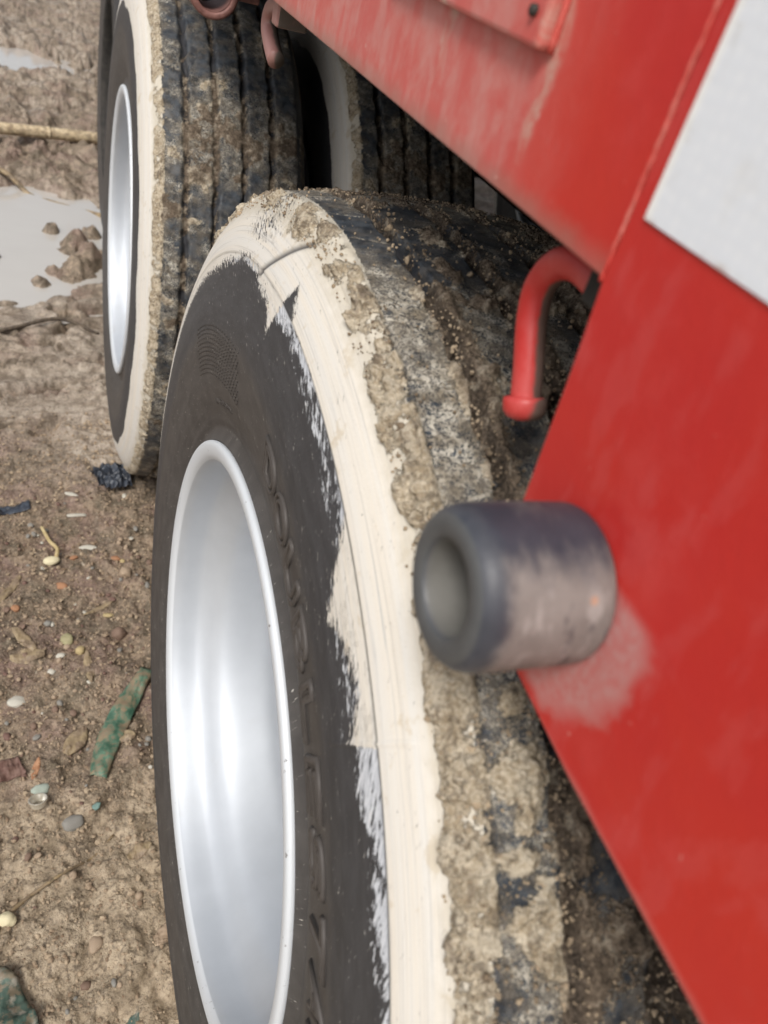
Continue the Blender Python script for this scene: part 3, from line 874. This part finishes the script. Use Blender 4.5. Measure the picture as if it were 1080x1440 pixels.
def ground_mat():
    n = NT('wet_mud'); ob = n.obj(); sp = n.sep(ob)
    wet = n.attr('wet'); sandy = n.attr('sandy')
    big = n.noise(ob, 3.5, 4, .6, .5); mid = n.noise(ob, 26, 6, .65, .4); fine = n.noise(ob, 170, 6, .65); vf = n.noise(ob, 600, 3, .6)
    brown = n.mix(n.ss(.38, .64, mid), (.110, .085, .056), (.285, .210, .145))
    brown = n.mix(n.ss(.45, .65, n.noise(n.mapv(ob, (1, 1, 1), (3, 7, 0)), 9, 5, .6)), brown, (.215, .140, .110))
    grey = n.mix(n.ss(.35, .65, mid), (.20, .155, .115), (.44, .375, .305))
    sand = n.mix(n.ss(.35, .65, mid), (.235, .180, .118), (.45, .360, .255))
    c = n.mix(sandy, brown, sand)
    c = n.mix(wet, c, grey)
    c = n.mix(n.mul(n.ss(.40, .30, n.noise(n.mapv(ob, (1, 1, 1), (2, 2, 2)), 18, 5, .65)), .55), c, (.085, .06, .042))
    c = n.mix(n.mul(n.ss(.52, .68, fine), .40), c, (.47, .39, .29))
    c = n.mix(n.mul(n.ss(.48, .36, fine), .65), c, (.070, .050, .035))
    bits = n.noise(n.mapv(ob, (1, .6, 1), (9, 1, 4)), 75, 4, .7)
    c = n.mix(n.mul(n.ss(.66, .70, bits), n.mul(n.sub(1, wet), .6)), c, (.55, .48, .38))
    c = n.mix(n.mul(n.ss(.34, .29, bits), .6), c, (.07, .06, .055))
    gr_ = n.voro(n.mapv(ob, (1, 1, 1), (0, 0, 0)), 170); gs = n.mul(n.ss(.45, .6, n.noise(ob, 40, 4, .6)), n.sub(1, n.mul(wet, .8)))
    c = n.mix(n.mul(n.mul(n.ss(.45, .8, gr_), gs), .5), c, (.07, .05, .035))  # hollows between ground grains painted dark, their shade is in the colour
    h = n.add(n.mul(fine, 1.0), n.add(n.mul(vf, .3), n.add(n.mul(mid, 1.2), n.mul(n.mul(n.sub(1, gr_), gs), .7))))
    rough = n.mixf(n.math('MAXIMUM', n.mul(wet, n.ss(.30, .50, big)), n.mul(n.ss(.5, .62, big), .55)), .72, .24)
    return n.out(c, rough, 0, n.bump(h, .8, .0040), .5)
wet = sst(.95, 1.45, GY+.25*fbm(PG, 3, 3, 201))
wet = np.clip(wet*(.75+.6*fbm(PG, 4, 3, 211)), 0, 1)
wet = np.clip(wet*1.15, 0, 1)*(1-.85*np.clip(PUD2, 0, 1))
wet = wet*(1-.65*PUD)
wet = wet*(1-.55*sst(3.0, 3.3, GY)*sst(4.3, 3.9, GY))
sandy = np.clip(sst(.48, .05, GY+.30*fbm(PG, 6, 3, 221))+.5*np.clip(fbm(PG, 8, 3, 231), 0, 1), 0, 1)
gr = grid_mesh('ground', GX, GY, GH, ground_mat(), None, False, dict(wet=wet, sandy=sandy))
gr['kind'] = 'structure'
def hz(x, y):
    i = int(np.clip(np.searchsorted(gx, x), 1, len(gx)-1)); j = int(np.clip(np.searchsorted(gy, y), 1, len(gy)-1))
    return float(max(GH[i, j], GH[i-1, j-1]))
# water
def water_mat():
    n = NT('puddle_water'); ob = n.obj()
    r = n.noise(n.mapv(ob, (6, 10, 1)), 1, 3, .5)
    n.put(n.b.inputs['Coat Weight'], 1.0); n.put(n.b.inputs['Coat Roughness'], .05)
    return n.out(n.mix(r, (.50, .475, .44), (.54, .515, .48)), .25, 0, n.bump(r, .06, .003), .9)
wm = water_mat()
for nm, x0, x1, y0, y1, z in (('puddle_water', -1.3, .35, 1.9, 3.35, -.0275), ('puddle_water', -2.2, .6, 4.9, 6.1, -.040)):
    P_ = []
    for i in range(40):
        a = 2*math.pi*i/40
        P_.append(((x0+x1)/2+(x1-x0)/2*math.cos(a), (y0+y1)/2+(y1-y0)/2*math.sin(a), z))
    o = mesh_obj(nm, P_, [tuple(range(40))], wm, None, False)
    o['kind'] = 'structure'

# ------------------------------------------------------------------ debris
import bmesh
def ico(sub):
    bm = bmesh.new(); bmesh.ops.create_icosphere(bm, subdivisions=sub, radius=1)
    v = np.array([p.co[:] for p in bm.verts]); f = [tuple(q.index for q in fc.verts) for fc in bm.faces]; bm.free()
    return v, f
IV, IF = ico(3); IV2, IF2 = ico(1)
def pebble_mesh(name, seed, mat, amp=.34, hi=True):
    v, f = (IV, IF) if hi else (IV2, IF2)
    P = (v[:, 0], v[:, 1], v[:, 2])
    d = 1+amp*fbm(P, 1.1, 2, seed)+.06*fbm(P, 3.5, 2, seed+3)
    return [tuple(x) for x in v*d[:, None]], f
def tag(o, label, cat, group=None, kind=None):
    if kind: o['kind'] = kind; 
    if label: o['label'] = label
    if cat: o['category'] = cat
    if group: o['group'] = group
    return o
def rock(name, label, cat, x, y, size, mat, seed, rz=0, sink=.35, group=None):
    v, f = pebble_mesh(name, seed, mat)
    o = mesh_obj(name, v, f, mat)
    o.scale = size; o.rotation_euler = (random.uniform(-.25, .25), random.uniform(-.25, .25), rz)
    o.location = (x, y, hz(x, y)+size[2]*(1-2*sink))
    return tag(o, label, cat, group)
def stone_mat(name, a, b, rough=.7): return simple(name, a, b, 90, rough, 0, .4, .0008)
SM = dict(
  tan=stone_mat('tan_stone', (.26, .19, .13), (.42, .32, .23)), grey=stone_mat('grey_stone', (.15, .145, .13), (.30, .28, .25)), brown=stone_mat('brown_stone', (.13, .085, .06), (.24, .16, .12)),
  white=stone_mat('white_stone', (.38, .36, .30), (.60, .57, .50)), olive=stone_mat('olive_stone', (.24, .22, .12), (.38, .34, .20)), yellow=stone_mat('yellow_stone', (.36, .27, .13), (.50, .40, .22)),
  orange=stone_mat('orange_chip', (.28, .13, .065), (.42, .23, .13)), teal=stone_mat('teal_chip', (.10, .18, .16), (.2, .28, .25)), greygreen=stone_mat('grey_green_stone', (.24, .29, .24), (.42, .46, .40)),
  red=stone_mat('red_brown_scrap', (.11, .055, .043), (.20, .125, .10)), cream=stone_mat('cream_shell', (.55, .47, .28), (.70, .64, .46)))
rock('pebble', 'round tan pebble close beside the near tyre', 'pebble', .012, .812, (.012, .013, .010), SM['tan'], 3)
rock('pebble', 'round reddish brown pebble between the olive pebble and the near tyre', 'pebble', -.012, .653, (.014, .015, .013), SM['brown'], 5)
rock('pebble', 'round olive pebble left of the brown one', 'pebble', -.108, .637, (.0125, .013, .011), SM['olive'], 7)
rock('pebble', 'yellow pebble just below the olive one', 'pebble', -.086, .604, (.010, .009, .007), SM['yellow'], 9)
rock('pebble', 'small white pebble beside the yellow one', 'pebble', -.121, .597, (.0075, .006, .005), SM['white'], 11)
rock('pebble', 'small orange pebble at the left among dry husks', 'pebble', -.200, .723, (.008, .008, .006), SM['orange'], 13)
rock('stone', 'flat white stone lying left of the green strip', 'stone', -.193, .503, (.0185, .0125, .007), SM['white'], 15, .2)
rock('stone', 'grey green stone just above the clear bottle neck', 'stone', -.155, .307, (.014, .010, .008), SM['greygreen'], 17, .1)
rock('stone', 'dark grey stone half sunk right of the bottle neck', 'stone', -.109, .239, (.016, .012, .009), SM['grey'], 19, .4)
rock('chip', 'small teal plastic chip on the sand', 'chip', -.074, .259, (.008, .006, .004), SM['teal'], 21, .5)
rock('stone', 'cream round stone above the green bag', 'stone', -.198, .100, (.0115, .0105, .009), SM['cream'], 23)
rock('stone', 'pale pinkish stone on the sand near the bottom', 'stone', -.085, .050, (.009, .013, .006), SM['tan'], 25, -.3)
for k, (x, y, sx, sy, m, lab) in enumerate((
    (-.091,.872,.009,.0055,'orange','orange chip behind the shell'), (-.059,.905,.0185,.0065,'white','long white chip lying across the mud'), (-.091,1.064,.016,.005,'white','pale chip, farthest of the three white ones'),
    (-.080,1.004,.024,.005,'white','slim white chip by the dark scrap'), (-.005,.86,.009,.006,'orange','rusty orange chip near the tyre'), (.008,.853,.006,.005,'yellow','yellow crumb touching the rusty chip'),
    (-.118,.790,.012,.008,'orange','orange brown flake beside the shell'), (-.030,.70,.010,.006,'yellow','ochre flake left of the brown pebble'))):
    rock('chip', lab, 'chip', x, y, (sx, sy, .0035), SM[m], 31+k, random.uniform(-.3, .3), .2)
# shell with a yellow sprout
sh = empty('bean_sprout', (-.135, .858, hz(-.135, .858))); tag(sh, 'cream bean with a yellow sprout curling up from it', 'sprout')
v, f = pebble_mesh('bean', 51, None, .12)
b_ = mesh_obj('bean', v, f, SM['cream'], sh); b_.scale = (.0165, .011, .009); b_.location = (0, 0, .006); b_.rotation_euler = (0, 0, .15)
tube('sprout', [(.010, .006, .010), (.012, .030, .013), (-.002, .055, .012), (-.014, .090, .012), (-.018, .105, .010)], lambda t: .0045-.001*t, SM['yellow'], sh, 10, 6)
# bottle neck ring
n_ = NT('dirty_clear_plastic'); n_.put(n_.b.inputs['Transmission Weight'], .35)
glassy = n_.out((.42, .38, .30), .25, 0)
bn = lathe('bottle_neck', refine([(0,.0075),(.0,.011),(.003,.0125),(.008,.0125),(.011,.0145),(.013,.0145),(.013,.0120),(.004,.0075)], passes=1), 'Y', glassy, None, 32)
bn.rotation_euler = (math.radians(68), 0, .3); bn.location = (-.158, .273, hz(-.158, .273)+.010); tag(bn, 'dirty clear plastic bottle neck standing in the sand', 'bottle neck')

def scrap(name, label, cat, x, y, sx, sy, amp, mat, seed, rz=0, taper=None, bend=0.0, lift=.001, n=36, m=14, fold=22):
    u = np.linspace(-1, 1, n); v_ = np.linspace(-1, 1, m)
    U, V_ = np.meshgrid(u, v_, indexing='ij')
    P = (U*sx, V_*sy, np.zeros_like(U)+seed)
    tp = 1.0 if taper is None else taper(U)
    Xl = U*sx; Yl = V_*sy*tp+bend*(U**2)*sx
    Yl = Yl+sy*.12*fbm(P, fold, 2, seed)
    Zl = amp*fbm(P, fold, 3, seed+2, .5, True)+amp*.4*fbm(P, fold*3, 2, seed+5)+sy*.22*(1-V_**2)
    c, s_ = math.cos(rz), math.sin(rz)
    Xw = x+Xl*c-Yl*s_; Yw = y+Xl*s_+Yl*c
    gh = np.vectorize(hz)(Xw, Yw)
    gh = .5*gh+.5*gh.mean()
    o = grid_mesh(name, Xw-x, Yw-y, Zl+gh+lift-hz(x, y), mat)
    o.location = (x, y, hz(x, y))
    md = o.modifiers.new('thick', 'SOLIDIFY'); md.thickness = .0008
    return tag(o, label, cat)
def leafy(name, a, b, c3, ang=(140, 12, 1)):
    n = NT(name); ob = n.obj(); f = n.noise(n.mapv(ob, ang), 1, 5, .6); g = n.noise(ob, 40, 4, .6)
    c = n.mix(n.ss(.3, .7, f), a, b); c = n.mix(n.ss(.50, .62, g), c, c3)
    c = n.mix(n.mul(n.ss(.46, .58, n.noise(ob, 55, 6, .7)), .75), c, (.22, .165, .11))
    return n.out(c, .55, 0, n.bump(f, .5, .001), .4)
GRN = leafy('green_woven_plastic', (.035, .095, .062), (.13, .22, .15), (.24, .19, .12), (60, 60, 60))
GRN2 = leafy('green_plastic_bag', (.022, .050, .040), (.10, .15, .12), (.30, .28, .23), (90, 30, 30))
DRY = leafy('dry_husk', (.20, .145, .085), (.36, .28, .17), (.16, .11, .075), (90, 30, 30))
dx, dy = .022+.076, .54-.328
scrap('green_strip', 'torn green plastic strip half buried beside the near tyre', 'plastic strip', -.027, .434, .5*math.hypot(dx, dy)*1.06, .021, .006, GRN, 3, math.atan2(dy, dx), lambda U: .55+.45*np.cos((U+.1)*1.35), -.09, .005)
scrap('green_bag', 'crumpled dark green plastic bag at the lower left corner', 'bag', -.200, -.020, .055, .034, .012, GRN2, 5, -1.15, lambda U: .35+.65*np.sqrt(np.clip(1-U**2, 0, 1)), 0, .012)
scrap('green_scrap', 'small dark green scrap under the near tyre edge', 'scrap', -.042, -.062, .017, .010, .006, GRN2, 8, 1.0, lambda U: .7-.3*U)
scrap('black_film', 'shiny crumpled black plastic scrap below the second wheel', 'plastic scrap', .000, 1.113, .040, .040, .022, M['plastic_black'], 9, .2, None, 0, .018, 40, 30, 34)
scrap('black_film', 'dark bluish plastic scrap at the left edge', 'plastic scrap', -.222, 1.030, .045, .016, .010, M['plastic_black'], 12, .15)
scrap('red_rag', 'muddy red brown rag at the left edge', 'rag', -.205, .355, .022, .018, .010, SM['red'], 14, .4)
scrap('dry_leaf', 'bent orange dry leaf next to the red rag', 'leaf', -.163, .352, .021, .006, .003, SM['orange'], 15, 1.35, lambda U: 1-.8*U**2)
scrap('dry_leaf', 'long tan dry leaf standing up beside the green strip', 'leaf', -.072, .56, .040, .009, .005, DRY, 16, 1.65, lambda U: 1-.75*U**2)
scrap('dry_husk', 'pale broken husk above the flat white stone', 'husk', -.185, .64, .035, .011, .006, DRY, 17, -1.0, lambda U: 1-.6*U**2)
scrap('dry_husk', 'curled beige husk left of the orange flake', 'husk', -.215, .78, .045, .008, .005, DRY, 18, 1.1, lambda U: 1-.6*U**2)
scrap('dry_leaf', 'narrow tan leaf pressed into the mud behind the ochre flake', 'leaf', -.048, .72, .034, .006, .004, DRY, 19, .5, lambda U: 1-.8*U**2)
for k, (x, y, r_, lab) in enumerate(((-.178, .60, .03, 'flat brown husk piece left of the white pebble'), (-.028, .395, .026, 'tan flake right below the green strip'), (-.10, .40, .03, 'dull brown flake left of the green strip tip'),
                                     (.010, .04, .022, 'pinkish brown crust flake beside the near tyre'), (-.015, .175, .02, 'orange brown crust flake by the tyre'))):
    scrap('mud_flake', lab, 'flake', x, y, r_, r_*.55, .005, DRY if k != 3 else SM['tan'], 60+k, random.uniform(-1, 1), lambda U: 1-.7*U**2)
# thin dry stalk, bamboo pole, twig
def lying(name, label, cat, pts, rad, mat, seg=12, k=10, off=0.0, wob=.05):
    P = [(x, y, hz(x, y)+off+dz) for x, y, dz in pts]
    P = [(a, b, max(c, .0+P[i][2])) for i, (a, b, c) in enumerate(P)]
    o = tube(name, P, rad, mat, None, seg, k, 1, wob)
    return tag(o, label, cat)
STK = leafy('dry_stalk', (.20, .14, .075), (.36, .27, .15), (.12, .09, .055), (60, 60, 60))
lying('dry_stalk', 'thin dry stalk lying slantwise on the sand', 'stalk', [(-.26,.060,.004),(-.208,.101,.006),(-.165,.135,.004),(-.12,.160,.002),(-.083,.184,-.001),(-.050,.215,-.004)], lambda t: .0036*(1-.6*t), STK)
BAM = leafy('bleached_bamboo', (.50, .39, .24), (.66, .55, .38), (.42, .32, .2), (8, 90, 90))
pole = tube('bamboo_pole', [(-1.25, 3.43, .045), (-.8, 3.56, .05), (-.325, 3.69, .052), (.107, 3.789, .050), (.50, 3.88, .045)], .026, BAM, None, 16, 8)
tag(pole, 'pale bamboo pole lying across the mud beyond the puddle', 'pole')
for t_ in ((-.62, 3.608), (-.12, 3.738), (.30, 3.834)):
    tube('node_ring', [(t_[0]-.006, t_[1]-.0015, .0515), (t_[0]+.006, t_[1]+.0015, .0515)], .028, BAM, pole, 16, 1)
lying('twig', 'brown twig along the far edge of the puddle', 'twig', [(-.55,3.30,.012),(-.309,3.195,.02),(-.20,3.13,.02),(-.107,3.07,.018),(.02,3.02,.01),(.10,2.93,.008)], .010, STK, 10, 8)
lying('twig', 'dark twig pressed into the smooth mud', 'twig', [(-.33,1.78,.002),(-.22,1.86,.004),(-.10,1.93,.004),(.01,1.90,.0)], .006, simple('dark_wood', (.06, .045, .035), (.14, .11, .08), 60), 8, 8)

# pebbles scattered over the near mud: shared meshes, every one an object
random.seed(21)
kinds = [('brown', 'small brown pebble half sunk in the near mud'), ('grey', 'small grey pebble lying in the near mud'), ('tan', 'small tan pebble lying in the near mud'), ('white', 'small pale pebble lying in the near mud'), ('red', 'small reddish crumb lying in the near mud')]
shared = {}
for kd, _ in kinds:
    for q in range(3):
        v, f = pebble_mesh('pebble', 100+q*7+len(kd), None, .35, False)
        o = mesh_obj('pebble', v, f, SM[kd]); shared[(kd, q)] = o.data; bpy.data.objects.remove(o)
cnt = 0
while cnt < 230:
    x = random.uniform(-.27, .07); y = random.uniform(-.05, 1.15)
    if random.random() > (1.0 if .3 < y < .95 else .35): continue
    kd, lab = kinds[random.choices(range(5), (40, 22, 28, 10, 12))[0]]
    r_ = random.choice((.003, .0035, .004, .005, .0065))
    o = bpy.data.objects.new('pebble', shared[(kd, random.randrange(3))]); col.objects.link(o)
    o.scale = (r_*random.uniform(.8, 1.5), r_*random.uniform(.8, 1.3), r_*random.uniform(.5, .9))
    o.rotation_euler = (random.uniform(-.5, .5), random.uniform(-.5, .5), random.uniform(0, 6))
    o.location = (x, y, hz(x, y)+r_*.15)
    tag(o, lab, 'pebble', lab.replace('small ', '').split(' ')[0]+' crumbs and pebbles in the near mud')
    cnt += 1
# loose crumbs too many to count
V, F = [], []
v0, f0 = ico(1)[0], IF2
rs = np.random.RandomState(5)
N = 12000
xs = rs.uniform(-.35, .2, N); ys = rs.uniform(-.2, 1.4, N)**1.0; rr = rs.choice([.0010, .0014, .002, .0028, .004], N, p=[.35, .3, .2, .1, .05])
for i in range(N):
    b = len(V); z = hz(xs[i], ys[i])
    sc_ = rr[i]*np.array([rs.uniform(.7, 1.5), rs.uniform(.7, 1.5), rs.uniform(.5, 1)])
    vv = v0[:, :]*(1+.25*rs.uniform(-1, 1, (len(v0), 1)))*sc_
    V += [(p[0]+xs[i], p[1]+ys[i], p[2]+z+rr[i]*.3) for p in vv]
    F += [tuple(q+b for q in fc) for fc in f0]
crm = simple('mud_crumbs', (.19, .13, .085), (.42, .33, .23), 55, .9)
o = mesh_obj('mud_crumbs', V, F, crm, None, False); tag(o, 'loose crumbs of dried mud over the ground', None, None, 'stuff')

# clods and crumbs stuck on the near tread
V, F = [], []
N = 6500
k = 0
while k < N:
    d = rs.uniform(32, 125); s_ = rs.uniform(.204, .44)
    gp = min(abs(s_-g-.004) for g in GRV)
    wgt = (1.0 if .207 < s_ < .227 else (.8 if gp < .012 else .15))+(.6 if d < 58 else 0)
    if d > 80: wgt *= .45
    if rs.rand() > wgt: continue
    r_ = rs.choice([.0005, .0008, .0012, .0020], p=[.55, .34, .10, .01])
    c = side_point(math.radians(d), s_, .0022)
    b = len(V)
    vv = v0*(1+.3*rs.uniform(-1, 1, (len(v0), 1)))*r_*rs.uniform(.7, 1.4, 3)
    V += [(p[0]+c[0], p[1]+c[1], p[2]+c[2]) for p in vv]
    F += [tuple(q+b for q in fc) for fc in f0]
    k += 1
n_ = NT('tread_mud_crumbs'); nz = n_.noise(n_.obj(), 120, 4, .6); nb_ = n_.noise(n_.obj(), 20, 3, .6)
tmc = n_.out(n_.mix(n_.ss(.4, .6, nb_), n_.mix(nz, (.26, .19, .12), (.46, .37, .26)), n_.mix(nz, (.09, .065, .042), (.24, .18, .12))), .9)
o = mesh_obj('mud_crumbs', V, F, tmc, near, False); o['kind'] = 'stuff'
